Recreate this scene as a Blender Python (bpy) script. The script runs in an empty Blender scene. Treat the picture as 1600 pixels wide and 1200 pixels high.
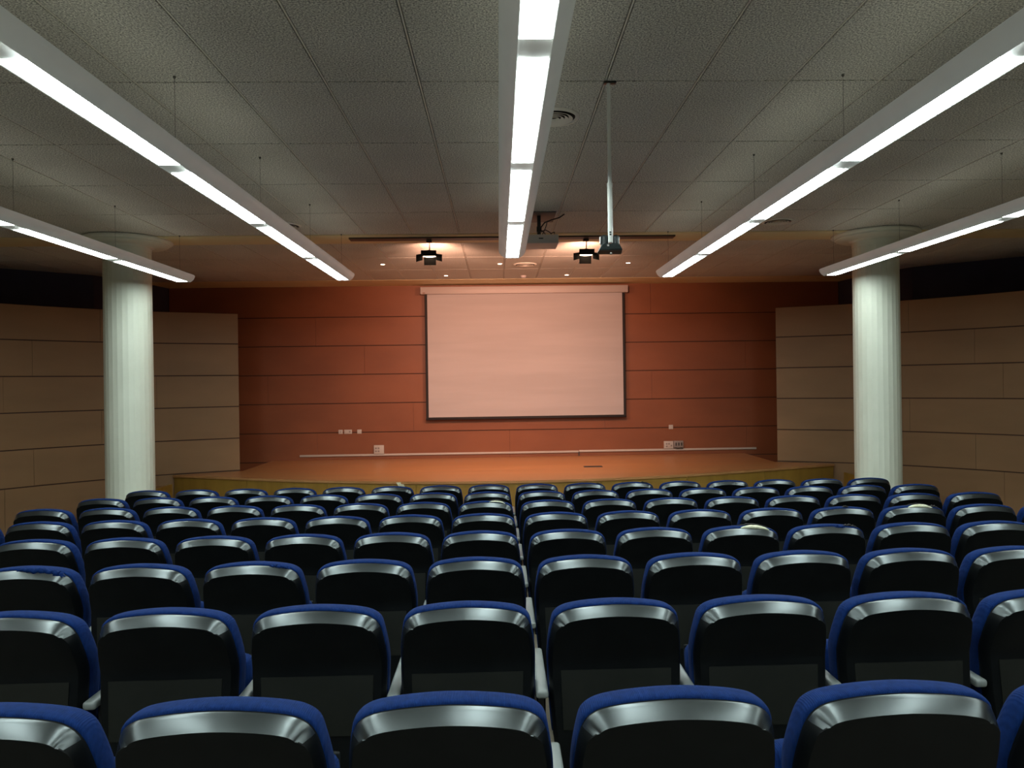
import bpy, bmesh, math, random
from mathutils import Vector, Matrix
random.seed(4)
sc = bpy.context.scene
COL = sc.collection
PI = math.pi

# ------------------------------------------------------------------ materials
def mat(name, color=(.5, .5, .5), rough=.5, metal=0., spec=.5, coat=0.):
    m = bpy.data.materials.new(name); m.use_nodes = True
    b = m.node_tree.nodes['Principled BSDF']
    b.inputs['Base Color'].default_value = (*color, 1)
    b.inputs['Roughness'].default_value = rough
    b.inputs['Metallic'].default_value = metal
    b.inputs['Specular IOR Level'].default_value = spec
    b.inputs['Coat Weight'].default_value = coat
    return m
def N(m, t, **kw):
    n = m.node_tree.nodes.new(t)
    for k, v in kw.items():
        if k in n.inputs: n.inputs[k].default_value = v
        else: setattr(n, k, v)
    return n
def L(m, a, b): m.node_tree.links.new(a, b)
def bsdf(m): return m.node_tree.nodes['Principled BSDF']
def noise_color(m, c1, c2, scale=(1, 1, 1), nscale=10, detail=3, lo=.35, hi=.65, bump=0, dist=.002, rough=None):
    tc = N(m, 'ShaderNodeTexCoord'); mp = N(m, 'ShaderNodeMapping'); mp.inputs['Scale'].default_value = scale
    L(m, tc.outputs['Object'], mp.inputs['Vector'])
    nz = N(m, 'ShaderNodeTexNoise'); nz.inputs['Scale'].default_value = nscale; nz.inputs['Detail'].default_value = detail
    L(m, mp.outputs['Vector'], nz.inputs['Vector'])
    cr = N(m, 'ShaderNodeValToRGB')
    cr.color_ramp.elements[0].position = lo; cr.color_ramp.elements[0].color = (*c1, 1)
    cr.color_ramp.elements[1].position = hi; cr.color_ramp.elements[1].color = (*c2, 1)
    L(m, nz.outputs['Fac'], cr.inputs['Fac']); L(m, cr.outputs['Color'], bsdf(m).inputs['Base Color'])
    if bump:
        bp = N(m, 'ShaderNodeBump'); bp.inputs['Strength'].default_value = bump; bp.inputs['Distance'].default_value = dist
        L(m, nz.outputs['Fac'], bp.inputs['Height']); L(m, bp.outputs['Normal'], bsdf(m).inputs['Normal'])
    if rough:
        mr = N(m, 'ShaderNodeMapRange'); mr.inputs['To Min'].default_value = rough[0]; mr.inputs['To Max'].default_value = rough[1]
        L(m, nz.outputs['Fac'], mr.inputs['Value']); L(m, mr.outputs['Result'], bsdf(m).inputs['Roughness'])
    return m
def emis(name, color, strength):
    m = mat(name, (0, 0, 0), .5)
    b = bsdf(m); b.inputs['Emission Color'].default_value = (*color, 1); b.inputs['Emission Strength'].default_value = strength
    return m

M = {}
M['shell'] = mat('black_plastic', (.003, .004, .005), .45, spec=.12)
noise_color(M['shell'], (.0024, .0032, .0038), (.0036, .0046, .0052), nscale=14, detail=5, rough=(.42, .52))
M['rim'] = mat('glossy_black_rim', (.004, .005, .006), .3, spec=1.0)
bsdf(M['rim']).inputs['IOR'].default_value = 1.62
bsdf(M['rim']).inputs['Specular Tint'].default_value = (.86, .96, 1, 1)
noise_color(M['rim'], (.004, .005, .006), (.007, .009, .010), nscale=9, detail=6, rough=(.24, .36))
M['panel'] = mat('dark_panel', (.022, .024, .019), .55, spec=.3)
noise_color(M['panel'], (.0045, .0058, .0042), (.0062, .0075, .0058), nscale=20, rough=(.5, .6))
M['seam'] = mat('dark_seam', (.003, .003, .003), .8)
def fabric():
    m = mat('blue_ribbed_fabric', (.012, .04, .2), .85, spec=.12)
    b = bsdf(m); b.inputs['Sheen Weight'].default_value = .02; b.inputs['Sheen Roughness'].default_value = .45
    b.inputs['Sheen Tint'].default_value = (.35, .5, .9, 1)
    noise_color(m, (.0014, .0140, .080), (.0024, .0195, .105), nscale=60, detail=4)
    tc = N(m, 'ShaderNodeTexCoord'); w = N(m, 'ShaderNodeTexWave'); w.bands_direction = 'X'
    w.inputs['Scale'].default_value = 75
    L(m, tc.outputs['Object'], w.inputs['Vector'])
    bp = N(m, 'ShaderNodeBump'); bp.inputs['Strength'].default_value = .5; bp.inputs['Distance'].default_value = .0015
    L(m, w.outputs['Fac'], bp.inputs['Height']); L(m, bp.outputs['Normal'], b.inputs['Normal'])
    return m
M['fabric'] = fabric()
M['foam'] = noise_color(mat('cream_foam', (.7, .68, .5), .9), (.55, .55, .38), (.8, .8, .62), nscale=30, bump=.4, dist=.004)
M['arm'] = noise_color(mat('grey_armrest', (.3, .33, .33), .4), (.15, .17, .17), (.18, .20, .20), nscale=8, rough=(.32, .45))
M['leg'] = mat('black_steel', (.02, .022, .022), .45, metal=.3)
M['white'] = noise_color(mat('white_enamel', (.6, .62, .6), .35), (.74, .76, .73), (.80, .82, .79), nscale=3)
M['housing'] = noise_color(mat('white_housing_added_glow', (.8, .8, .8), .35), (.74, .76, .73), (.80, .82, .79), nscale=3)
bsdf(M['housing']).inputs['Emission Color'].default_value = (.87, 1, .93, 1); bsdf(M['housing']).inputs['Emission Strength'].default_value = .075  # faint glow added to the opaque housing to lift its dark underside
M['diff'] = emis('lit_diffuser', (.87, 1.0, .955), 33)
M['added_upglow'] = emis('added_uplight_glow', (1.0, 1.0, .86), 1.7)  # invented upward glow, added to brighten the ceiling
M['wire'] = mat('steel_wire', (.12, .12, .11), .5, metal=.4)
M['dark'] = mat('dark_brown_metal', (.07, .045, .028), .5)
M['black'] = mat('black_device', (.010, .016, .017), .3)
M['blackcloth'] = mat('black_border', (.008, .006, .006), .7)
M['pillar'] = noise_color(mat('offwhite_paint', (.7, .7, .6), .5), (.66, .69, .585), (.71, .74, .635), nscale=2, detail=4)
M['socket'] = mat('white_socket', (.50, .46, .41), .4)
M['socketgrey'] = mat('grey_socket', (.25, .22, .2), .4)
M['ink'] = mat('dark_mark', (.03, .028, .025), .6)
M['screen'] = noise_color(mat('screen_fabric', (.78, .74, .72), .85), (.44, .42, .42), (.48, .46, .46), scale=(.3, 1, 3), nscale=1.5)
M['case'] = mat('screen_case', (.46, .42, .40), .45)
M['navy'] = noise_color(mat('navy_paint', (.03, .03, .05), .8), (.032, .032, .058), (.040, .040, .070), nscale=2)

def wood(name, c1, c2, rough, grain=(1.5, 1.5, 14), bump=.05):
    m = mat(name, c1, rough)
    noise_color(m, c1, c2, scale=grain, nscale=1.6, detail=6, lo=.3, hi=.7, bump=bump, dist=.001)
    return m
M['terra'] = wood('red_brown_panel', (.205, .068, .026), (.255, .088, .034), .5, (.5, .5, 1.0))
M['wing'] = wood('tan_brown_panel', (.27, .150, .068), (.33, .185, .085), .55, (.5, .5, 1.5))
M['stagefront'] = wood('golden_wood_front', (.27, .150, .026), (.34, .195, .034), .45, (5, 5, .6))
M['edgewood'] = mat('edge_wood', (.30, .17, .07), .5)
def stage_top():
    m = mat('stage_planks', (.5, .25, .12), .32)
    noise_color(m, (.38, .185, .068), (.50, .250, .100), scale=(.25, 9, 1), nscale=1.6, detail=5, lo=.3, hi=.7, rough=(.26, .42))
    return m
M['stagetop'] = stage_top()
M['floor'] = noise_color(mat('floor_vinyl', (.10, .085, .065), .5), (.17, .145, .11), (.22, .19, .145), nscale=3, detail=6)
M['beige'] = noise_color(mat('rear_wall_paint', (.4, .36, .3), .7), (.10, .09, .075), (.13, .12, .10), nscale=2)
M['band'] = noise_color(mat('ceiling_band_paint', (.42, .33, .19), .6), (.70, .60, .34), (.76, .65, .38), nscale=1.2)
M['tbar'] = mat('ceiling_bar', (.72, .70, .62), .6)
def tile_mat():
    m = mat('speckled_ceiling_tile', (.3, .3, .28), .9, spec=.2)
    tc = N(m, 'ShaderNodeTexCoord')
    n1 = N(m, 'ShaderNodeTexNoise'); n1.inputs['Scale'].default_value = 95; n1.inputs['Detail'].default_value = 3; n1.inputs['Roughness'].default_value = .7
    n2 = N(m, 'ShaderNodeTexNoise'); n2.inputs['Scale'].default_value = 1.3; n2.inputs['Detail'].default_value = 2
    L(m, tc.outputs['Object'], n1.inputs['Vector']); L(m, tc.outputs['Object'], n2.inputs['Vector'])
    cr = N(m, 'ShaderNodeValToRGB')
    cr.color_ramp.elements[0].position = .36; cr.color_ramp.elements[0].color = (.20, .21, .195, 1)
    cr.color_ramp.elements[1].position = .62; cr.color_ramp.elements[1].color = (.95, .95, .85, 1)
    L(m, n1.outputs['Fac'], cr.inputs['Fac'])
    mx = N(m, 'ShaderNodeMix'); mx.data_type = 'RGBA'; mx.blend_type = 'MULTIPLY'; mx.inputs['Factor'].default_value = 1
    c2 = N(m, 'ShaderNodeValToRGB'); c2.color_ramp.elements[0].position = .3; c2.color_ramp.elements[0].color = (.86, .86, .86, 1)
    c2.color_ramp.elements[1].position = .7; c2.color_ramp.elements[1].color = (1, 1, 1, 1)
    L(m, n2.outputs['Fac'], c2.inputs['Fac']); L(m, cr.outputs['Color'], mx.inputs['A']); L(m, c2.outputs['Color'], mx.inputs['B'])
    L(m, mx.outputs['Result'], bsdf(m).inputs['Base Color'])
    bp = N(m, 'ShaderNodeBump'); bp.inputs['Strength'].default_value = .4; bp.inputs['Distance'].default_value = .003
    L(m, n1.outputs['Fac'], bp.inputs['Height']); L(m, bp.outputs['Normal'], bsdf(m).inputs['Normal'])
    return m
M['tile'] = tile_mat()

# ------------------------------------------------------------------ mesh helpers
def obj(name, bm, material, parent=None, smooth=False, angle=40, loc=None):
    bmesh.ops.recalc_face_normals(bm, faces=bm.faces)
    me = bpy.data.meshes.new(name); bm.to_mesh(me); bm.free()
    o = bpy.data.objects.new(name, me); COL.objects.link(o)
    me.materials.append(material)
    if smooth:
        me.polygons.foreach_set('use_smooth', [True] * len(me.polygons))
        me.set_sharp_from_angle(angle=math.radians(angle))
    if parent: o.parent = parent
    if loc: o.location = loc
    return o
def box(bm, x0, x1, y0, y1, z0, z1, bevel=0, seg=2):
    r = bmesh.ops.create_cube(bm, size=1)
    for v in r['verts']:
        v.co = Vector(((x0 + x1) / 2 + v.co.x * (x1 - x0), (y0 + y1) / 2 + v.co.y * (y1 - y0), (z0 + z1) / 2 + v.co.z * (z1 - z0)))
    if bevel:
        es = list({e for v in r['verts'] for e in v.link_edges})
        bmesh.ops.bevel(bm, geom=es, offset=bevel, segments=seg, affect='EDGES', profile=.5)
def bxo(name, dims, material, parent=None, bevel=0, seg=2):
    bm = bmesh.new(); box(bm, *dims, bevel=bevel, seg=seg)
    return obj(name, bm, material, parent, smooth=bevel > 0)
def tube(bm, pts, r, n=8):
    pts = [Vector(p) for p in pts]; rings = []
    for i, p in enumerate(pts):
        d = (pts[min(i + 1, len(pts) - 1)] - pts[max(i - 1, 0)]).normalized()
        u = d.orthogonal().normalized(); w = d.cross(u)
        if rings:
            u = (pu - d * pu.dot(d)).normalized(); w = d.cross(u)
        pu = u
        rr = r[i] if isinstance(r, (list, tuple)) else r
        rings.append([bm.verts.new(p + (u * math.cos(a) + w * math.sin(a)) * rr) for a in [2 * PI * k / n for k in range(n)]])
    for a, b in zip(rings, rings[1:]):
        for k in range(n): bm.faces.new((a[k], a[(k + 1) % n], b[(k + 1) % n], b[k]))
    bm.faces.new(rings[0][::-1]); bm.faces.new(rings[-1])
def lathe(bm, prof, n=48, cx=0, cy=0, rmod=None):
    rings = []
    for r, z in prof:
        ring = []
        for k in range(n):
            a = 2 * PI * k / n; rr = r * (rmod(a) if rmod else 1)
            ring.append(bm.verts.new((cx + rr * math.cos(a), cy + rr * math.sin(a), z)))
        rings.append(ring)
    for a, b in zip(rings, rings[1:]):
        for k in range(n): bm.faces.new((a[k], a[(k + 1) % n], b[(k + 1) % n], b[k]))
    bm.faces.new(rings[0][::-1]); bm.faces.new(rings[-1])
def prism(bm, pts, z0, z1):
    lo = [bm.verts.new((x, y, z0)) for x, y in pts]; hi = [bm.verts.new((x, y, z1)) for x, y in pts]
    n = len(pts)
    for i in range(n): bm.faces.new((lo[i], lo[(i + 1) % n], hi[(i + 1) % n], hi[i]))
    bm.faces.new(lo[::-1]); bm.faces.new(hi)
def empty(name, loc=(0, 0, 0)):
    o = bpy.data.objects.new(name, None); COL.objects.link(o); o.location = loc; o.empty_display_size = .1
    return o
def tag(o, label, cat, group=None):
    o['label'] = label; o['category'] = cat
    if group: o['group'] = group
    return o
def struct(o): o['kind'] = 'structure'; return o

# ------------------------------------------------------------------ room constants
AX = .2                       # symmetry axis of the hall
HC = 3.642                    # ceiling
Y1, PITCH, SP, XC = 1.7805, .9443, .55, -.1303
SLOPE = .0606
YF = 9.2                      # end of the raked floor
def fz(y): return -SLOPE * (min(y, YF) - Y1)
ZF = fz(YF)
YB = 14.5

# floor
bm = bmesh.new()
xs = (-9.6, 10.0)
prof = [(-4.2, fz(-4.2)), (YF, ZF), (15.0, ZF)]
top = [[bm.verts.new((x, y, z)) for x in xs] for y, z in prof]
bot = [[bm.verts.new((x, y, z - .15)) for x in xs] for y, z in prof]
for i in range(2):
    bm.faces.new((top[i][0], top[i][1], top[i + 1][1], top[i + 1][0])); bm.faces.new((bot[i][0], bot[i + 1][0], bot[i + 1][1], bot[i][1]))
    for s in (0, 1): bm.faces.new((top[i][s], top[i + 1][s], bot[i + 1][s], bot[i][s]))
bm.faces.new((top[0][0], top[0][1], bot[0][1], bot[0][0])); bm.faces.new((top[2][0], top[2][1], bot[2][1], bot[2][0]))
struct(obj('floor', bm, M['floor']))

# ceiling tiles: boards with shadow gaps
X0, Y0 = .116, 4.733
bm = bmesh.new()
def tile(xa, xb, ya, yb): box(bm, xa, xb, ya, yb, HC, HC + .03)
rows = []
y = Y0 - 8 * 1.2
while y < 9.5: rows.append((y, min(y + 1.2, 9.53))); y += 1.2
rows += [(10.10, 11.30), (11.30, 12.50), (12.50, 13.68)]
rows = [(a, b) for a, b in rows if b - a > .1]
for a, b in rows:
    for i in range(-16, 16):
        xa = X0 + .6 * i
        box(bm, xa + .011, xa + .6 - .011, a + .0075, b - .0075, HC, HC + .03)
ceil = struct(obj('ceiling', bm, M['tile']))
struct(bxo('ceiling_void', (-9.6, 10.0, -5.2, 15.0, HC + .028, HC + .15), M['seam']))
bm = bmesh.new()
for i in range(-16, 17):
    xa = X0 + .6 * i
    box(bm, xa - .005, xa + .005, -4.9, 9.53, HC + .002, HC + .02)
    box(bm, xa - .005, xa + .005, 10.10, 13.68, HC + .002, HC + .02)
o = struct(obj('trim_1', bm, M['tbar']))
struct(bxo('trim_2', (-9.4, 9.8, 9.53, 10.085, HC - .012, HC + .028), M['band'], bevel=.004))
struct(bxo('trim_3', (-9.4, 9.8, 13.69, YB, HC - .004, HC + .028), M['band']))

# panelled walls
GZ = [.775, 1.3455, 1.911, 2.4745, 3.037]
def boards(bm, pts, zlist, thick, gap=.012, vgap=.002, joints=None):
    """boards following a polyline; the polyline is the front face, thickness goes to its left"""
    P = [Vector((x, y)) for x, y in pts]
    n = len(P)
    nor = []
    for i in range(n):
        d = (P[min(i + 1, n - 1)] - P[max(i - 1, 0)]).normalized(); nor.append(Vector((-d.y, d.x)))
    for r, (za, zb) in enumerate(zip(zlist, zlist[1:])):
        cuts = [0] + [c for c in (joints[r] if joints else [])] + [n - 1]
        for ca, cb in zip(cuts, cuts[1:]):
            fr = []
            for i in range(ca, cb + 1):
                p = P[i].copy()
                if i == ca and i > 0: p += (P[i + 1] - P[i]).normalized() * vgap
                if i == cb and i < n - 1: p -= (P[i] - P[i - 1]).normalized() * vgap
                q = p + nor[i] * thick
                g = gap / 2
                fr.append([bm.verts.new((p.x, p.y, za + g)), bm.verts.new((p.x, p.y, zb - g)), bm.verts.new((q.x, q.y, zb - g)), bm.verts.new((q.x, q.y, za + g))])
            for a, b in zip(fr, fr[1:]):
                for k in range(4): bm.faces.new((a[k], b[k], b[(k + 1) % 4], a[(k + 1) % 4]))
            bm.faces.new(fr[0]); bm.faces.new(fr[-1][::-1])
def slab(bm, pts, z0, z1, off, thick, mi=0):
    n0 = len(bm.faces)
    P = [Vector((x, y)) for x, y in pts]; n = len(P); ring = []
    for i in range(n):
        d = (P[min(i + 1, n - 1)] - P[max(i - 1, 0)]).normalized(); nn = Vector((-d.y, d.x))
        a = P[i] + nn * off; b = P[i] + nn * (off + thick)
        ring.append([bm.verts.new((a.x, a.y, z0)), bm.verts.new((a.x, a.y, z1)), bm.verts.new((b.x, b.y, z1)), bm.verts.new((b.x, b.y, z0))])
    for a, b in zip(ring, ring[1:]):
        for k in range(4): bm.faces.new((a[k], b[k], b[(k + 1) % 4], a[(k + 1) % 4]))
    bm.faces.new(ring[0]); bm.faces.new(ring[-1][::-1])
    if mi:
        bm.faces.ensure_lookup_table()
        for f in bm.faces[n0:]: f.material_index = mi

# wall behind the stage (left to right, normal pointing away from hall)
npt = 15
bp = [(AX - 6.6 + 13.2 * i / (npt - 1), YB) for i in range(npt)]
bm = bmesh.new()
boards(bm, bp, [ZF] + [.21] + GZ + [HC + .02], .02, gap=.018, joints=[[4, 8, 11], [3, 7, 12], [5, 9], [2, 6, 10], [4, 8, 12], [3, 9], [6, 10]])
slab(bm, bp, ZF, HC + .02, .012, .12, 1)
M['groove'] = mat('groove_shadow_paint', (.06, .024, .013), .8)
struct(obj('wall_front', bm, M['terra'])).data.materials.append(M['groove'])

def spline(pts, k=4):
    out = []
    n = len(pts)
    for i in range(n - 1):
        p0 = Vector(pts[max(i - 1, 0)]); p1 = Vector(pts[i]); p2 = Vector(pts[i + 1]); p3 = Vector(pts[min(i + 2, n - 1)])
        for j in range(k):
            t = j / k
            out.append(tuple(.5 * ((2 * p1) + (p2 - p0) * t + (2 * p0 - 5 * p1 + 4 * p2 - p3) * t * t + (3 * p1 - p0 - 3 * p2 + p3) * t ** 3)))
    out.append(tuple(pts[-1])); return out
WP = [(4.72, 12.90), (5.32, 12.63), (5.88, 12.36), (6.40, 12.0), (6.95, 11.50), (7.45, 10.95), (7.95, 10.25), (8.3, 9.4), (8.5, 8.4), (8.55, 7.0)]
WS = spline(WP)
# travel direction: right wall is walked from the rear to the stage, left wall from the stage to the rear
def wing2(side, name):
    pts = [(AX + side * x, y) for x, y in WS] + [(AX + side * 8.55, 7.0 - 1.0 * k) for k in range(1, 12)]
    n = len(pts)
    J = [sorted(j for j in [(8 + 5 * ((r * 2) % 3) + 12 * q) for q in range(4)] if j < n - 2) for r in range(6)]
    # left of travel must point away from the hall
    if side > 0:
        pts = pts[::-1]
        # walking from rear (small y) to the stage along the right wall: left is the hall, so flip sign of thickness
        th, of, sl = -.02, -.012, -.09
        J = [sorted(n - 1 - j for j in js) for js in J]
    else:
        pts = pts[::-1]; th, of, sl = .02, .012, .09
        J = [sorted(n - 1 - j for j in js) for js in J]
    bm = bmesh.new()
    boards(bm, pts, [ZF - .05, .25, .81, 1.36, 1.90, 2.445, 2.975], th, gap=.018, joints=J)
    slab(bm, pts, ZF - .05, 2.972, of, sl, 1)
    o = struct(obj(name, bm, M['wing'])); o.data.materials.append(M['groove']); return o
wing2(-1, 'wall_left'); wing2(1, 'wall_right')
# dark recess walls behind the panelling
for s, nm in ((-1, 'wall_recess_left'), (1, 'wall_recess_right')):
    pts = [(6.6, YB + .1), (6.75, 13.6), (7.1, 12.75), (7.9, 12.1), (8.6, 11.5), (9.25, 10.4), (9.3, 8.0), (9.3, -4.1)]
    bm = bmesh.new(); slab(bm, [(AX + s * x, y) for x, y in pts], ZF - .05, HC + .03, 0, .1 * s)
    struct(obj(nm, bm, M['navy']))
struct(bxo('wall_rear', (-9.6, 10.0, -4.25, -4.1, -.2, HC + .03), M['beige']))

# ------------------------------------------------------------------ stage
SZ = .24
R0, CYS = 9.56, 20.53
def lip(t, dr=0):
    a = math.asin(t * 5.58 / R0)
    return (AX - .07 + (R0 + dr) * math.sin(a), CYS - (R0 + dr) * math.cos(a) - .0)
def lipy(t, dr=0):
    x, y = lip(t, dr)
    return (x, y - .33 * abs(t) ** 6)
NS = 48
ts = [-1 + 2 * i / NS for i in range(NS + 1)]
stage = tag(empty('stage', (AX, 12.5, ZF)), 'curved wooden stage with golden front panels below the projection screen', 'stage')
def rel(o, root):
    o.parent = root; o.matrix_parent_inverse = Matrix.Translation(-Vector(root.location)); return o
bm = bmesh.new()
pts = [lipy(t, .02) for t in ts] + [(AX + 4.66, 12.87), (AX + 4.66, YB - .01), (AX - 4.66, YB - .01), (AX - 4.66, 12.87)]
prism(bm, pts, SZ - .035, SZ)
rel(obj('platform_top', bm, M['stagetop'], smooth=False), stage)
bm = bmesh.new()
cuts = [0, 6, 12, 18, 24, 30, 36, 42, 48]
for a, b in zip(cuts, cuts[1:]):
    seg = [lipy(t) for t in ts[a:b + 1]]
    fr = []
    for i, (x, y) in enumerate(seg):
        dx = .002 if i == 0 else (-.002 if i == len(seg) - 1 else 0)
        fr.append([bm.verts.new((x + dx, y, ZF)), bm.verts.new((x + dx, y, SZ - .037)), bm.verts.new((x + dx, y + .05, SZ - .037)), bm.verts.new((x + dx, y + .05, ZF))])
    for p, q in zip(fr, fr[1:]):
        for k in range(4): bm.faces.new((p[k], q[k], q[(k + 1) % 4], p[(k + 1) % 4]))
    bm.faces.new(fr[0]); bm.faces.new(fr[-1][::-1])
rel(obj('front_panel', bm, M['stagefront']), stage)
bm = bmesh.new()
for s in (-1, 1):
    x, y = lipy(s)
    a = min(x - s * .05, x); b = max(x - s * .05, x)
    box(bm, a, b, y + .055, y + .30 if False else 12.36, ZF, SZ - .037)
o = None; bm.free()
# floor box lid and paper tag on the stage
g = tag(empty('floor_grille', (1.6, 12.6, SZ)), 'narrow dark slotted grille set in the wooden stage floor', 'grille')
fr = bxo('frame', (1.44, 1.76, 12.52, 12.68, SZ, SZ + .006), M['dark']); rel(fr, g)
bm = bmesh.new()
for k in range(6): box(bm, 1.45, 1.75, 12.53 + k * .025, 12.54 + k * .025, SZ + .006, SZ + .009)
rel(obj('slat', bm, M['ink']), g)
x, y = -1.52, lipy((-1.52 - AX + .07) / 5.58)[1]
bm = bmesh.new()
prism(bm, [(-.045, 0), (.0, -.004), (.05, -.004), (.005, 0)], -.07, 0)
for v in bm.verts: v.co.x += v.co.z * -.6
o = obj('paper_tag', bm, M['foam']); o.location = (x, y - .021, SZ - .01)
tag(o, 'small pale paper tag hanging from the curved stage edge', 'tag')

# side steps at the ends of the stage
for s in (-1, 1):
    t = tag(empty('stage_steps', (AX + s * 6.2, 12.0, ZF)), 'low wooden side steps beside the %s end of the stage, partly behind the column' % ('left' if s < 0 else 'right'), 'steps', 'side steps of the stage')
    rs = [.10, -.04, -.18, -.32, -.46]
    for k, zt in enumerate(rs):
        xa = 5.62 + k * .28; xb = xa + .28
        yc = 12.42 - (xa - 5.62) * .85 - .02
        # step aligned with the wing wall
        bm = bmesh.new()
        box(bm, min(AX + s * xa, AX + s * xb), max(AX + s * xa, AX + s * xb), yc - .75, yc - .24, ZF, zt)
        rel(obj('step', bm, M['edgewood']), t)
    bm = bmesh.new(); box(bm, min(AX + s * 5.575, AX + s * 5.615), max(AX + s * 5.575, AX + s * 5.615), 11.62, 12.20, ZF, .12)
    rel(obj('side_board', bm, M['stagefront']), t)

# ------------------------------------------------------------------ columns
def column(x, y, label):
    t = tag(empty('column', (x, y, ZF)), label, 'column', 'white fluted columns')
    bm = bmesh.new()
    nf = 28
    def rm(a): return 1 - .011 * abs(math.sin(a * nf / 2)) ** .6
    lathe(bm, [(.292, ZF), (.292, .9), (.290, 2.2), (.287, 3.46)], n=224, cx=x, cy=y, rmod=rm)
    rel(obj('shaft', bm, M['pillar'], smooth=True, angle=50), t)
    bm = bmesh.new()
    lathe(bm, [(.291, 3.455), (.293, 3.525), (.31, 3.53), (.325, 3.545), (.40, 3.553), (.485, 3.566), (.50, 3.575), (.50, 3.592), (.535, 3.60), (.552, 3.612), (.552, 3.632)], n=64, cx=x, cy=y)
    rel(obj('capital', bm, M['pillar'], smooth=True, angle=30), t)
    bm = bmesh.new(); lathe(bm, [(.36, ZF), (.36, ZF + .10), (.33, ZF + .13), (.30, ZF + .15)], n=48, cx=x, cy=y)
    rel(obj('plinth', bm, M['pillar'], smooth=True), t)
column(-4.84, 9.76, 'white fluted round column with disc capital, left of the stage')
column(5.09, 9.76, 'white fluted round column with disc capital, right of the stage')

# ------------------------------------------------------------------ suspended linear lights
ZL = 3.065
JO = [-3.56 + 1.64 * k for k in range(9)]
def linear_light(x, yend, label):
    t = tag(empty('linear_pendant_light', (x, yend, ZL)), label, 'light', 'suspended linear lights')
    js = [j for j in JO if j < yend + .05]; js[-1] = yend
    prof = [(-.064, 0), (-.070, -.004), (-.078, -.002), (-.105, .014), (-.130, .036), (-.143, .060), (-.146, .078), (-.138, .086), (-.09, .094), (-.04, .098)]
    prof = prof + [(-a, b) for a, b in prof[::-1]]
    ys = [js[0]] + [yend] + [yend + .04, yend + .08, yend + .11, yend + .125]
    sx = [1, 1, .985, .90, .70, .30]
    bm = bmesh.new(); rings = []
    for yy, s in zip(ys, sx):
        rings.append([bm.verts.new((x + a * s, yy, ZL + .05 + (b - .05) * (1 if s > .8 else .75 + .0 * s))) for a, b in prof])
    n = len(prof)
    for a, b in zip(rings, rings[1:]):
        for k in range(n):
            bm.faces.new((a[k], a[(k + 1) % n], b[(k + 1) % n], b[k]))
    bm.faces.new(rings[0][::-1]); bm.faces.new(rings[-1])
    # joint seams between the modules
    for j in js[1:-1]:
        pass
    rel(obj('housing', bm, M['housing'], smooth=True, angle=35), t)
    for a, b in zip(js, js[1:]):
        last = b == js[-1]
        bm = bmesh.new(); box(bm, x - .063, x + .063, a + .090, b - (.0 if last else .090), ZL - .003, ZL + .004)
        rel(obj('diffuser', bm, M['diff']), t)
    for a, b in zip(js, js[1:]):
        bm = bmesh.new(); box(bm, x - .030, x + .030, a + .10, b - .10, ZL + .096, ZL + .101)  # unseen glowing strip added on top of each module to light the ceiling
        rel(obj('added_uplight_strip', bm, M['added_upglow']), t)
    for j in js[1:]:
        jj = j - .06 if j == js[-1] else j
        bm = bmesh.new(); tube(bm, [(x, jj, ZL + .095), (x, jj, HC)],   .0013, 6); lathe(bm, [(.005, HC - .015), (.009, HC - .008), (.009, HC + .001)], n=12, cx=x, cy=jj)
        rel(obj('suspension_wire', bm, M['wire']), t)
    for j in js[1:-1]:
        bm = bmesh.new(); box(bm, x - .130, x - .068, j - .0015, j + .0015, ZL - .002, ZL + .0)
        bm.free()
    return t
linear_light(-4.05, 9.56, 'long suspended linear light crossing in front of the left column')
linear_light(-1.995, 9.56, 'long suspended linear light between the left column and the centre light')
linear_light(.165, 7.98, 'shorter suspended linear light running down the middle of the ceiling')
linear_light(2.225, 9.56, 'long suspended linear light between the centre light and the right column')
linear_light(4.40, 9.56, 'long suspended linear light crossing in front of the right column')

# ------------------------------------------------------------------ ceiling vents, sensor, downlights
def vent(x, y, r, label):
    t = tag(empty('round_ceiling_vent', (x, y, HC)), label, 'vent', 'round ceiling vents')
    bm = bmesh.new()
    lathe(bm, [(r * .82, HC - .004), (r * .86, HC - .014), (r * .95, HC - .012), (r, HC - .003), (r, HC + .001)], n=40, cx=x, cy=y)
    # open the middle so that the cones show
    fs = [f for f in bm.faces if len(f.verts) > 10]; bmesh.ops.delete(bm, geom=fs, context='FACES')
    rel(obj('outer_ring', bm, M['tbar'], smooth=True), t)
    bm = bmesh.new(); lathe(bm, [(r * .9, HC - .002), (r * .9, HC)], n=32, cx=x, cy=y); rel(obj('backing', bm, M['seam']), t)
    for k in range(4):
        ra = r * (.70 - .17 * k)
        bm = bmesh.new(); n = 32; R_ = []
        for rr, z in ((ra, HC - .020), (ra + .006, HC - .019), (ra * .86, HC - .004), (ra * .86 - .006, HC - .006)):
            R_.append([bm.verts.new((x + rr * math.cos(2 * PI * i / n), y + rr * math.sin(2 * PI * i / n), z)) for i in range(n)])
        for a, b in zip(R_, R_[1:] + R_[:1]):
            for i in range(n): bm.faces.new((a[i], a[(i + 1) % n], b[(i + 1) % n], b[i]))
        rel(obj('cone', bm, M['tbar'], smooth=True, angle=60), t)
vent(.43, 5.37, .19, 'round ceiling vent half hidden by the centre light')
vent(-2.55, 8.95, .19, 'round ceiling vent peeking out beside the inner left light')
vent(3.456, 8.95, .19, 'round ceiling vent right of the inner right light, near the beam')
vent(.46, 12.04, .19, 'round ceiling vent above the stage in front of the screen')
bm = bmesh.new(); lathe(bm, [(.02, HC - .045), (.04, HC - .04), (.05, HC - .025), (.055, HC)], n=24, cx=.475, cy=13.3)
o = obj('smoke_detector', bm, M['case'], smooth=True); tag(o, 'small round smoke detector on the stage ceiling above the screen', 'detector')
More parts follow.
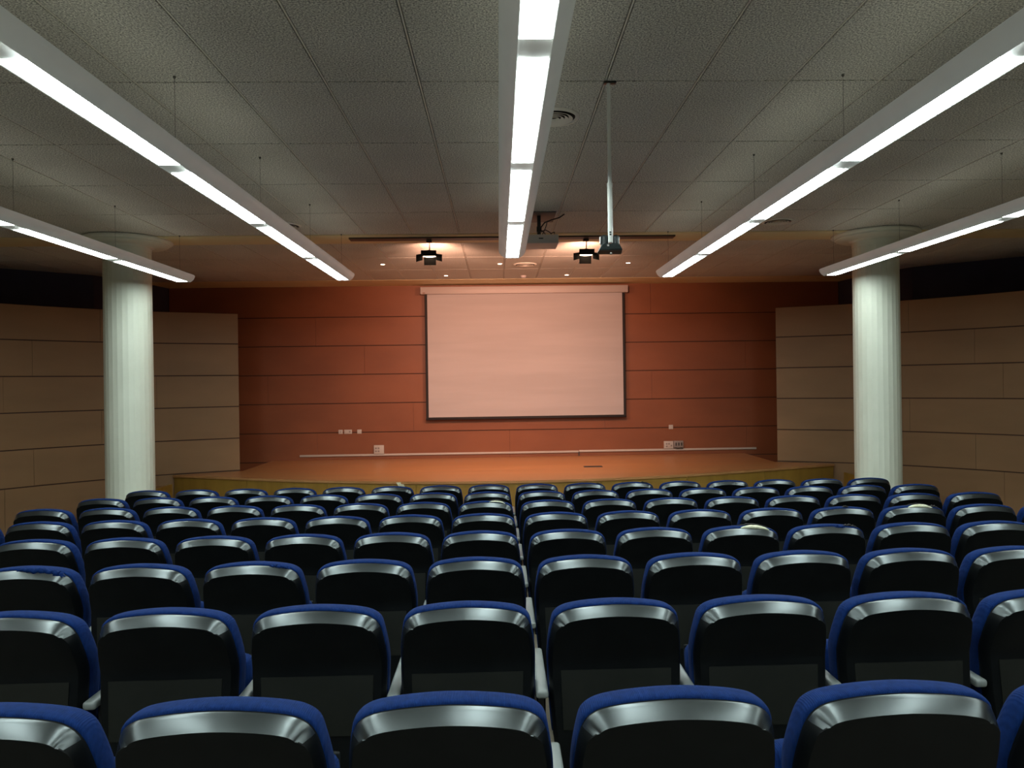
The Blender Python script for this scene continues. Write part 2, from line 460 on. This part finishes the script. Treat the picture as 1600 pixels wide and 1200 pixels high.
WARM = (1.0, .50, .34)
M['lamp'] = emis('warm_lamp', (1, .78, .55), 22)
M['lamp2'] = emis('floodlight_lamp', (1, .80, .6), 6)
M['door'] = mat('matt_black_brown', (.035, .024, .016), .7)
def spot(name, loc, target, energy, size, blend, parent, radius=.03, color=WARM):
    l = bpy.data.lights.new(name, 'SPOT'); l.energy = energy; l.spot_size = math.radians(size); l.spot_blend = blend
    l.color = color; l.shadow_soft_size = radius
    o = bpy.data.objects.new(name, l); COL.objects.link(o); o.location = loc
    o.rotation_euler = (Vector(target) - Vector(loc)).to_track_quat('-Z', 'Y').to_euler()
    if parent: rel(o, parent)
    return o
def downlight(x, y, label):
    t = tag(empty('recessed_downlight', (x, y, HC)), label, 'light', 'small recessed downlights over the stage')
    bm = bmesh.new()
    n = 24; R_ = []
    for rr, z in ((.055, HC + .001), (.055, HC - .004), (.036, HC - .006), (.034, HC + .001)):
        R_.append([bm.verts.new((x + rr * math.cos(2 * PI * i / n), y + rr * math.sin(2 * PI * i / n), z)) for i in range(n)])
    for a, b in zip(R_, R_[1:]):
        for i in range(n): bm.faces.new((a[i], a[(i + 1) % n], b[(i + 1) % n], b[i]))
    rel(obj('trim_ring', bm, M['case'], smooth=True), t)
    bm = bmesh.new(); lathe(bm, [(.034, HC - .003), (.034, HC)], n=24, cx=x, cy=y); rel(obj('lamp', bm, M['lamp']), t)
    spot('downlight_beam', (x, y, HC - .02), (x, y, 0), 40, 110, 1.0, t)
for (x, y), nm in zip([(-1.843, 11.9), (-.92, 13.2), (.044, 11.95), (1.253, 13.25), (2.144, 11.98)],
    ['tiny lit ceiling downlight, leftmost of the five over the stage', 'tiny lit ceiling downlight, second from the left of the five over the stage',
     'tiny lit ceiling downlight, middle one of the five over the stage', 'tiny lit ceiling downlight, second from the right of the five over the stage',
     'tiny lit ceiling downlight, rightmost of the five over the stage']):
    downlight(x, y, nm)

# lighting track and barn door floodlights
o = bxo('lighting_track', (-1.935, 2.361, 9.66, 9.82, HC - .032, HC - .012), M['dark'])
tag(o, 'long dark brown lighting track fixed along the ceiling beam', 'track')
def flood(x, label):
    y = 9.80; zt = HC - .032
    t = tag(empty('barn_door_floodlight', (x, y, zt)), label, 'light', 'barn door floodlights on the track')
    bm = bmesh.new(); box(bm, x - .035, x + .035, y - .04, y + .02, zt - .03, zt + .002, .004); rel(obj('track_adapter', bm, M['dark']), t)
    bm = bmesh.new(); tube(bm, [(x + .005, y, zt - .025), (x + .005, y, 3.475)], .007, 8); rel(obj('stem', bm, M['dark']), t)
    bm = bmesh.new(); w = .085
    tube(bm, [(x, y, 3.402), (x, y, 3.44), (x, y, 3.468), (x, y, 3.482)], [.088, .088, .06, .02], 28)
    body = rel(obj('lamp_body', bm, M['dark'], smooth=True), t)
    bm = bmesh.new(); tube(bm, [(x, y, 3.398), (x, y, 3.4025)], .083, 28); obj('lamp_lens', bm, M['lamp2'], body)
    def door(p):
        bm = bmesh.new(); vs = [bm.verts.new(q) for q in p]; f = bm.faces.new(vs)
        bmesh.ops.solidify(bm, geom=[f], thickness=.003)
        obj('barn_door', bm, M['door'], body)
    door([(x - .102, y - .088, 3.388), (x + .102, y - .088, 3.388), (x + .102, y - .10, 3.462), (x - .102, y - .10, 3.462)])
    door([(x - .082, y + .086, 3.402), (x + .082, y + .086, 3.402), (x + .080, y + .105, 3.298), (x - .080, y + .105, 3.298)])
    for q in (-1, 1):
        door([(x + q * .09, y, 3.435), (x + q * .09, y, 3.348), (x + q * .172, y - .03, 3.322), (x + q * .172, y - .03, 3.418)])
    spot('floodlight_beam', (x, y + .14, 3.40), (AX * .5 + x * .5, 14.5, 1.4), 440, 112, 1.0, t, .05)
    spot('floodlight_spill', (x + .02, y + .36, 3.43), (x + .02, y + 1.5, HC + .40), 36, 168, 1.0, t, .05)
flood(-.90, 'brown barn door floodlight hanging from the track, left one')
flood(1.19, 'brown barn door floodlight hanging from the track, right one')

# ------------------------------------------------------------------ projector
t = tag(empty('ceiling_projector', (.46, 8.5, HC)), 'grey ceiling projector hung beside the centre light with black cables', 'projector')
bm = bmesh.new(); box(bm, .20, .70, 8.30, 8.70, 3.278, 3.378, .012, 3); rel(obj('projector_body', bm, mat('projector_grey', (.62, .58, .52), .5), smooth=True), t)
rel(bxo('name_plate', (.475, .525, 8.296, 8.30, 3.325, 3.337), M['ink']), t)
bm = bmesh.new(); lathe(bm, [(.035, 0), (.04, .03), (.03, .032), (.028, .02)], n=24)
bmesh.ops.rotate(bm, verts=bm.verts, matrix=Matrix.Rotation(-PI / 2, 3, 'X')); bmesh.ops.translate(bm, verts=bm.verts, vec=(.36, 8.69, 3.33)); rel(obj('lens', bm, M['black'], smooth=True), t)
rel(bxo('shadow_mount_plate', (.36, .68, 8.33, 8.85, HC - .012, HC - .001), mat('plate_shadow_grey', (.10, .095, .09), .6), bevel=.003), t)  # dark mount plate that also stands in for the projector's shadow on the ceiling
bm = bmesh.new(); tube(bm, [(.49, 8.5, HC - .01), (.49, 8.5, 3.378)], .022, 12); box(bm, .45, .53, 8.44, 8.56, 3.378, 3.40); box(bm, .462, .518, 8.47, 8.53, 3.44, 3.50)
rel(obj('mount', bm, M['black'], smooth=True), t)
for k, pts in enumerate([[(.50, 8.46, 3.40), (.50, 8.42, 3.47), (.55, 8.4, 3.53), (.63, 8.4, 3.56), (.72, 8.42, 3.59), (.78, 8.45, 3.635)],
                         [(.52, 8.46, 3.39), (.55, 8.40, 3.45), (.57, 8.38, 3.50), (.58, 8.4, 3.55)],
                         [(.50, 8.44, 3.44), (.56, 8.38, 3.44), (.60, 8.34, 3.41), (.625, 8.33, 3.375)],
                         [(.50, 8.42, 3.43), (.53, 8.36, 3.42), (.555, 8.33, 3.375)],
                         [(.655, 8.33, 3.375), (.655, 8.33, 3.405), (.62, 8.36, 3.40)]]):
    bm = bmesh.new(); tube(bm, pts, [.008 if k == 0 else .005] * len(pts), 8); rel(obj('cable', bm, M['black'], smooth=True, angle=80), t)

# ------------------------------------------------------------------ camera unit on a drop pole
PX, PY = .737, 4.746
t = tag(empty('pole_mounted_camera', (PX, PY, HC)), 'black camera unit on a long white pole dropping from the ceiling', 'camera')
bm = bmesh.new(); tube(bm, [(PX, PY, 2.95), (PX, PY, HC - .001)], .0125, 16); rel(obj('upper_pole', bm, M['white'], smooth=True), t)
bm = bmesh.new(); tube(bm, [(PX, PY, 2.60), (PX, PY, 2.98)], .0165, 16); tube(bm, [(PX, PY, 2.965), (PX, PY, 2.985)], .0185, 16); rel(obj('lower_pole', bm, M['white'], smooth=True, angle=50), t)
rel(bxo('ceiling_bracket', (PX - .03, PX + .05, PY - .02, PY + .02, HC - .012, HC - .001), M['black'], bevel=.003), t)
bm = bmesh.new()
a = [(-.047, -.03), (.047, -.03), (.052, .06), (-.052, .06)]
lo = [bm.verts.new((PX - .002 + x * 1.62, PY + y, z)) for (x, y), z in zip(a, (2.548, 2.548, 2.534, 2.534))]
hi = [bm.verts.new((PX + x * 1.12, PY + y * .9, z)) for (x, y), z in zip(a, (2.592, 2.592, 2.59, 2.59))]
for i in range(4): bm.faces.new((lo[i], lo[(i + 1) % 4], hi[(i + 1) % 4], hi[i]))
bm.faces.new(lo[::-1]); bm.faces.new(hi)
bmesh.ops.bevel(bm, geom=bm.edges[:], offset=.006, segments=2, affect='EDGES')
rel(obj('base_body', bm, M['black'], smooth=True), t)
for s in (-1, 1):
    bm = bmesh.new(); tube(bm, [(PX + s * .036, PY + .03, 2.585), (PX + s * .036, PY + .03, 2.642), (PX + s * .034, PY + .03, 2.654)], [.026, .026, .014], 20); rel(obj('speaker_lobe', bm, M['black'], smooth=True), t)
bm = bmesh.new(); tube(bm, [(PX, PY - .01, 2.535), (PX, PY - .012, 2.522)], .0075, 16); rel(obj('lens', bm, M['socketgrey'], smooth=True), t)
rel(bxo('side_label', (PX - .066, PX - .0615, PY + .01, PY + .05, 2.597, 2.643), M['case']), t)
bm = bmesh.new(); tube(bm, [(PX - .003, PY - .0165, 2.665), (PX - .003, PY - .021, 2.665)], .006, 12); tube(bm, [(PX - .003, PY - .0165, 2.650), (PX - .003, PY - .021, 2.650)], .006, 12); rel(obj('clamp_screw', bm, M['black']), t)
rel(bxo('front_label', (PX - .027, PX - .015, PY - .033, PY - .029, 2.573, 2.583), M['socket']), t)

# ------------------------------------------------------------------ projection screen
t = tag(empty('projection_screen', (.53, 14.4, 3.5)), 'large white pull-down projection screen with black border on the red wall', 'screen')
rel(bxo('case', (-1.50, 2.55, 14.30, 14.4995, 3.447, 3.585), M['case'], bevel=.006), t)
rel(bxo('fabric', (-1.425, 2.49, 14.380, 14.384, 1.03, 3.45), M['blackcloth']), t)
rel(bxo('projection_surface', (-1.375, 2.445, 14.3775, 14.380, 1.05, 3.447), M['screen']), t)
rel(bxo('weight_bar', (-1.43, 2.495, 14.37, 14.395, .997, 1.035), M['blackcloth'], bevel=.004), t)
bm = bmesh.new(); lathe(bm, [(.03, 0), (.03, .002)], n=20)
for v in bm.verts: v.co = Vector((v.co.x, v.co.z, v.co.y * .28))
bmesh.ops.translate(bm, verts=bm.verts, vec=(-1.43, 14.298, 3.468)); rel(obj('maker_mark', bm, M['terra']), t)

# ------------------------------------------------------------------ trunking and sockets on the wall
YW = YB - .0
t = tag(empty('cable_trunking', (.8, YW, .33)), 'long white cable trunking along the foot of the stage wall', 'trunking')
rel(bxo('channel', (-3.91, 1.560, YW - .03, YW, .310, .348), M['socket'], bevel=.003), t)
rel(bxo('channel', (1.568, 5.1, YW - .03, YW, .318, .356), M['socket'], bevel=.003), t)
rel(bxo('joint_cable', (1.552, 1.572, YW - .034, YW - .004, SZ + .002, .322), M['ink']), t)
def plate(name, x0, x1, z0, z1, label, marks=(), m='socket', th=.012, grp=None, cat='socket'):
    t = tag(empty(name, ((x0 + x1) / 2, YW, (z0 + z1) / 2)), label, cat, grp)
    rel(bxo('cover_plate', (x0, x1, YW - th, YW, z0, z1), M[m], bevel=.003), t)
    for a, b, c, d in marks:
        rel(bxo('socket_hole', (x0 + (x1 - x0) * a, x0 + (x1 - x0) * b, YW - th - .002, YW - th, z0 + (z1 - z0) * c, z0 + (z1 - z0) * d), M['ink'] if m == 'socketgrey' else M['socketgrey']), t)
    return t
plate('wall_switch', -3.155, -3.072, .747, .829, 'small square white wall switch, leftmost beside the double socket', [(.38, .62, .4, .6)], cat='switch')
plate('wall_socket', -3.044, -2.892, .747, .829, 'wide double white wall socket between two small square plates', [(.62, .82, .35, .7)])
plate('blank_wall_plate', -2.790, -2.704, .747, .831, 'small square blank white plate, right of the double socket on the wall', cat='plate')
plate('socket_box', -2.463, -2.268, .349, .518, 'cream surface socket box sitting on the trunking, left of the screen', [(.12, .3, .55, .75), (.38, .56, .55, .75), (.12, .3, .22, .42), (.38, .56, .22, .42)], th=.05)
plate('blank_wall_plate', 3.357, 3.442, .741, .826, 'small square white wall plate, alone right of the screen', cat='plate')
plate('socket_box', 3.249, 3.436, .358, .505, 'cream surface socket box on the trunking, right of the screen beside a plugged one', [(.2, .36, .55, .75), (.45, .61, .55, .75), (.2, .36, .2, .4), (.7, .86, .3, .5)], th=.05)
t2 = plate('socket_box', 3.446, 3.633, .372, .509, 'grey socket box with black plugs and cable on the trunking', [(.16, .3, .3, .75), (.45, .59, .3, .75), (.74, .88, .3, .75)], m='socketgrey', th=.05)
bm = bmesh.new(); tube(bm, [(3.46, YW - .06, .375), (3.52, YW - .065, .366), (3.60, YW - .06, .372), (3.62, YW - .05, .362)], .010, 8); rel(obj('cable', bm, M['ink'], smooth=True), t2)

# ------------------------------------------------------------------ auditorium seats
OUT = [(.218, .30), (.228, .38), (.237, .46), (.244, .54), (.2485, .62), (.2505, .69), (.2510, .735), (.2490, .78), (.2445, .82), (.2390, .855), (.2330, .880), (.2255, .898), (.2145, .9115), (.199, .9225), (.180, .9305), (.152, .9370), (.115, .9425), (.075, .9465), (.037, .949), (0, .950)]
def densify(pts):
    p3 = spline([(a, b) for a, b in pts], 2); return p3
def outline(zmin=.30):
    h = [p for p in densify(OUT) if p[1] >= zmin - 1e-6]
    return h + [(-a, b) for a, b in h[::-1][1:]]
def sidef(z): return max(0., min(1., (z - .862) / .036))
def inset(ol, d0):
    n = len(ol); out = []
    for i, (x, z) in enumerate(ol):
        a = Vector(ol[max(i - 1, 0)]); b = Vector(ol[min(i + 1, n - 1)]); t = (b - a).normalized(); nn = Vector((-t.y, t.x))
        # going from bottom right over the top to bottom left: left of travel points inward
        d = d0[1] + (d0[0] - d0[1]) * sidef(z)
        out.append((x + nn.x * d, z + nn.y * d))
    d = d0[1]
    out[0] = (out[0][0], ol[0][1] + max(d, 0) * .5); out[-1] = (out[-1][0], ol[-1][1] + max(d, 0) * .5)
    return out
def yb(z):
    if z > .735: return -.02 - (z - .735) * .33
    if z > .705: return -.02 - ((z - .72) ** 2) * 2
    return -.02 - (.705 - z) * .075
def shell_like(rings, zmin, bulge_back, bulge_front, mcross=8):
    ol = outline(zmin); bm = bmesh.new(); V = []
    for d, yo in rings:
        V.append([bm.verts.new((x, yb(z) + yo, z)) for x, z in inset(ol, d)])
    n = len(ol)
    for a, b in zip(V, V[1:]):
        for k in range(n - 1): bm.faces.new((a[k], a[k + 1], b[k + 1], b[k]))
        bm.faces.new((a[n - 1], a[0], b[0], b[n - 1]))
    for ring, bulge in ((V[0], bulge_back), (V[-1], bulge_front)):
        h = n // 2
        rowsv = []
        for i in range(h):
            p, q = ring[i], ring[n - 1 - i]
            row = [p]
            for j in range(1, mcross):
                s = j / mcross; c = p.co.lerp(q.co, s); c.y += bulge * (1 - (2 * s - 1) ** 2) * min(1, (h - i) / 8)
                row.append(bm.verts.new(c))
            row.append(q); rowsv.append(row)
        for a, b in zip(rowsv, rowsv[1:]):
            for j in range(mcross): bm.faces.new((a[j], a[j + 1], b[j + 1], b[j]))
        last = rowsv[-1]
        bm.faces.new(last + [ring[h]]) if len(last) > 2 else None
    # bottom strips are closed by side faces
    return bm
SHELL_R = [((.042, .020), 0), ((.0375, .016), .0012), ((.035, .014), .0040), ((.010, .005), .030), ((.006, .0025), .039), ((.004, .002), .044), ((.004, .002), .066)]
CUSH_R = [((.008, .008), .050), ((.000, .002), .052), ((-.004, -.001), .058), ((-.006, -.002), .070), ((-.006, -.002), .095), ((-.003, 0), .115), ((.006, .006), .130), ((.025, .025), .141), ((.06, .06), .147)]
def build_seat():
    root = empty('auditorium_seat')
    sh = obj('backrest_shell', shell_like(SHELL_R, .30, 0, 0), M['shell'], root, smooth=True, angle=28)
    sh.data.materials.append(M['rim'])          # the bevelled rim of the shell is polished
    for p in sh.data.polygons:
        if abs(p.normal.y) < .93 and p.center.y < yb(p.center.z) + .047 and p.center.z > .878: p.material_index = 1
    obj('back_cushion', shell_like(CUSH_R, .44, 0, .01), M['fabric'], root, smooth=True, angle=60)
    # lower back panel with its seam lines
    bm = bmesh.new()
    zs = [.487, .55, .62, .68, .7]
    vs = [[bm.verts.new((x, yb(z) - .004, z)) for x in (-.205 + (.7 - z) * .03, .205 - (.7 - z) * .03)] for z in zs]
    vb = [[bm.verts.new((x, yb(z) + .004, z)) for x in (-.205 + (.7 - z) * .03, .205 - (.7 - z) * .03)] for z in zs]
    for k in range(len(zs) - 1):
        bm.faces.new((vs[k][0], vs[k][1], vs[k + 1][1], vs[k + 1][0])); bm.faces.new((vb[k][0], vb[k + 1][0], vb[k + 1][1], vb[k][1]))
        for s in (0, 1): bm.faces.new((vs[k][s], vs[k + 1][s], vb[k + 1][s], vb[k][s]))
    bm.faces.new((vs[0][0], vs[0][1], vb[0][1], vb[0][0])); bm.faces.new((vs[-1][0], vs[-1][1], vb[-1][1], vb[-1][0]))
    obj('lower_back_panel', bm, M['panel'], root)
    # tip up seat, folded
    bm = bmesh.new(); box(bm, -.222, .222, -.055, .055, -.19, .19, .045, 4)
    bmesh.ops.rotate(bm, verts=bm.verts, matrix=Matrix.Rotation(math.radians(-10), 3, 'X'))
    bmesh.ops.translate(bm, verts=bm.verts, vec=(0, .235, .50))
    obj('seat', bm, M['fabric'], root, smooth=True, angle=60)
    bm = bmesh.new(); box(bm, -.21, .21, -.012, .012, -.18, .17, .008, 2)
    bmesh.ops.rotate(bm, verts=bm.verts, matrix=Matrix.Rotation(math.radians(-10), 3, 'X'))
    bmesh.ops.translate(bm, verts=bm.verts, vec=(0, .303, .49))
    obj('seat_pan', bm, M['shell'], root, smooth=True)
    make_arm(root, SP / 2)
    return root
def make_arm(root, x):
    bm = bmesh.new(); box(bm, x - .0232, x + .0232, -.03, .42, .598, .628, .010, 3)
    obj('armrest', bm, M['arm'], root, smooth=True)
    bm = bmesh.new(); box(bm, x - .017, x + .017, .06, .36, .10, .60, .006, 1); box(bm, x - .021, x + .021, .02, .40, 0, .03, .004, 1); box(bm, x - .015, x + .015, .12, .24, .02, .12)
    obj('leg', bm, M['leg'], root, smooth=True)
def copy_tree(r):
    c = r.copy(); COL.objects.link(c)
    for ch in list(r.children):
        d = ch.copy(); COL.objects.link(d); d.parent = c
    return c
# damage to the covers
def topz(x):
    pts = sorted(OUT); 
    for (a, za), (b, zb) in zip(pts, pts[1:]):
        if a <= abs(x) <= b: return za + (zb - za) * (abs(x) - a) / (b - a)
    return .95
OTOP = [(a, b) for a, b in OUT if b > .87]
def topz2(x):
    pts = sorted(OTOP)
    for (a, za), (b, zb) in zip(pts, pts[1:]):
        if a <= abs(x) <= b: return za + (zb - za) * (abs(x) - a) / max(b - a, 1e-6)
    return .9
def blob(x0, x1, th, dy, rise, n=14, jitter=0, seed=1):
    rnd = random.Random(seed); bm = bmesh.new(); pts = []; rs = []
    for i in range(n + 1):
        s = i / n; x = x0 + (x1 - x0) * s
        z = topz2(x); p = math.sin(PI * min(max(s, .03), .97)) ** .5
        pts.append((x, yb(z) + dy + (rnd.random() - .5) * jitter * .5, z + rise * p - th * .6 + (rnd.random() - .5) * jitter)); rs.append(max(th * p * (1 + (rnd.random() - .5) * jitter * 25), .003))
    tube(bm, pts, rs, 10); return bm
def add_foam(root, x0, x1, th=.013, seed=1):
    obj('exposed_foam', blob(x0, x1, th, .054, .013, seed=seed, jitter=.002), M['foam'], root, smooth=True, angle=80)['label'] = 'cream foam showing through the torn cover'
    o = obj('torn_cover', blob(x0 - .02, x1 + .02, .005, .084, .020, seed=seed + 5, jitter=.004), M['blackcloth'], root, smooth=True, angle=80)
def add_tear(root, x0, x1, th=.012, dy=.052, seed=1, drop=0):
    bm = blob(x0, x1, th, dy - .006, .004, n=20, seed=seed, jitter=.012)
    if drop:
        for v in bm.verts:
            s = (v.co.x - x0) / (x1 - x0); v.co.z -= drop * s * s
    obj('torn_cover', bm, M['fabric'], root, smooth=True, angle=80)['label'] = 'rumpled torn blue cover'
def dark_flap(root, x0, x1, seed=1):
    obj('torn_cover', blob(x0, x1, .008, .062, .014, seed=seed, jitter=.008), M['blackcloth'], root, smooth=True, angle=80)['label'] = 'dark curled flap of torn cover'

ORD = ['first', 'second', 'third', 'fourth', 'fifth', 'sixth', 'seventh', 'eighth', 'ninth', 'tenth', 'eleventh', 'twelfth', 'thirteenth', 'fourteenth', 'fifteenth', 'sixteenth']
ROWN = ['nearest row', 'second nearest row', 'third nearest row', 'fourth nearest row', 'fourth row from the stage', 'third row from the stage', 'second row from the stage', 'front row beside the stage']
VIS = [(-2, 3), (-3, 4), (-4, 5), (-5, 6), (-6, 7), (-7, 8), (-7, 8), (-7, 8)]    # seats the photo shows, per row
DAMAGE = {
    (2, -4): ('badly rumpled torn blue cover', lambda r: (add_tear(r, -.02, .19, .013, .048, 3, .0), add_tear(r, .14, .205, .016, .05, 8, .012))),
    (2, -2): ('slight tear at its right corner', lambda r: add_tear(r, .09, .19, .008, .052, 4)),
    (1, 3): ('frayed top right corner', lambda r: add_tear(r, .14, .205, .007, .06, 6)),
    (3, 3): ('cream foam showing at its top right', lambda r: add_foam(r, -.01, .17, .0125, 2)),
    (3, 4): ('torn cover along its top right edge', lambda r: (add_tear(r, .03, .10, .008, .05, 9), dark_flap(r, .09, .19, 5))),
    (4, 5): ('small nick in its top edge', lambda r: dark_flap(r, -.02, .04, 7)),
    (4, 6): ('cream foam bulging from its torn top', lambda r: (add_foam(r, -.06, .13, .0135, 3), dark_flap(r, .10, .19, 2))),
    (5, 0): ('sliver of cream foam at its top right', lambda r: add_foam(r, .03, .17, .008, 4)),
    (7, 2): ('dark torn flap sticking up', lambda r: dark_flap(r, .12, .19, 3)),
    (7, 3): ('dark curled flap along its top', lambda r: dark_flap(r, .06, .19, 11)),
}
proto = build_seat()
first = True
for n in range(8):
    y = Y1 + PITCH * n + .010
    for k in range(-7, 9):
        lo, hi = VIS[n]
        if k < lo - 1 or k > hi + 1: continue
        r = proto if first else copy_tree(proto); first = False
        r.location = (XC + SP * k, y, fz(y) - .008)
        r['category'] = 'seat'; r['group'] = 'black and blue auditorium seats in rows'
        if k < lo: r['label'] = 'blue seat, %s, just beyond the left photo edge' % ROWN[n]
        elif k > hi: r['label'] = 'blue seat, %s, just beyond the right photo edge' % ROWN[n]
        else:
            i = k - lo; tot = hi - lo + 1
            if (n, k) in DAMAGE: r['label'] = 'seat with %s, %s' % (DAMAGE[(n, k)][0], ROWN[n])
            elif i == 0: r['label'] = 'black-backed blue seat, %s, leftmost in view' % ROWN[n]
            elif i == tot - 1: r['label'] = 'black-backed blue seat, %s, rightmost in view' % ROWN[n]
            elif i < tot / 2: r['label'] = 'black-backed blue seat, %s, %s from the left' % (ROWN[n], ORD[i])
            else: r['label'] = 'black-backed blue seat, %s, %s from the right' % (ROWN[n], ORD[tot - 1 - i])
# extra end armrest for the outermost seats, and the damaged covers
seats = {}
for o in [o for o in COL.objects if o.name.startswith('auditorium_seat')]:
    k = round((o.location.x - XC) / SP); n = round((o.location.y - .010 - Y1) / PITCH); seats[(n, k)] = o
for (n, k), o in seats.items():
    if k == -7: make_arm(o, -SP / 2)
for key, (txt, fn) in DAMAGE.items():
    if key in seats: fn(seats[key])

# ------------------------------------------------------------------ world, camera, view
w = bpy.data.worlds.new('World'); sc.world = w; w.use_nodes = True
w.node_tree.nodes['Background'].inputs['Color'].default_value = (0, 0, 0, 1)
F, YAW, PIT, ROLL, CX = 1148.26, .02697, -.00147, .01407, 810.43
fw = Vector((math.sin(YAW) * math.cos(PIT), math.cos(YAW) * math.cos(PIT), math.sin(PIT))); rt = Vector((math.cos(YAW), -math.sin(YAW), 0)); up = rt.cross(fw)
c, s = math.cos(ROLL), math.sin(ROLL)
r2 = rt * c - up * s; u2 = rt * s + up * c
cam = bpy.data.cameras.new('Camera'); co = bpy.data.objects.new('Camera', cam); COL.objects.link(co)
mt = Matrix((r2, u2, -fw)).transposed().to_4x4(); mt.translation = Vector((0, 0, 1.70)); co.matrix_world = mt
cam.sensor_width = 36; cam.lens = F * 36 / 1600; cam.shift_x = -(CX - 800) / 1600; cam.clip_start = .05
sc.camera = co
vs = sc.view_settings; vs.view_transform = 'Standard'; vs.look = 'None'; vs.gamma = 1; vs.use_curve_mapping = False; vs.exposure = 0
sc.cycles.max_bounces = 8; sc.cycles.diffuse_bounces = 4
sc.cycles.sample_clamp_indirect = 6
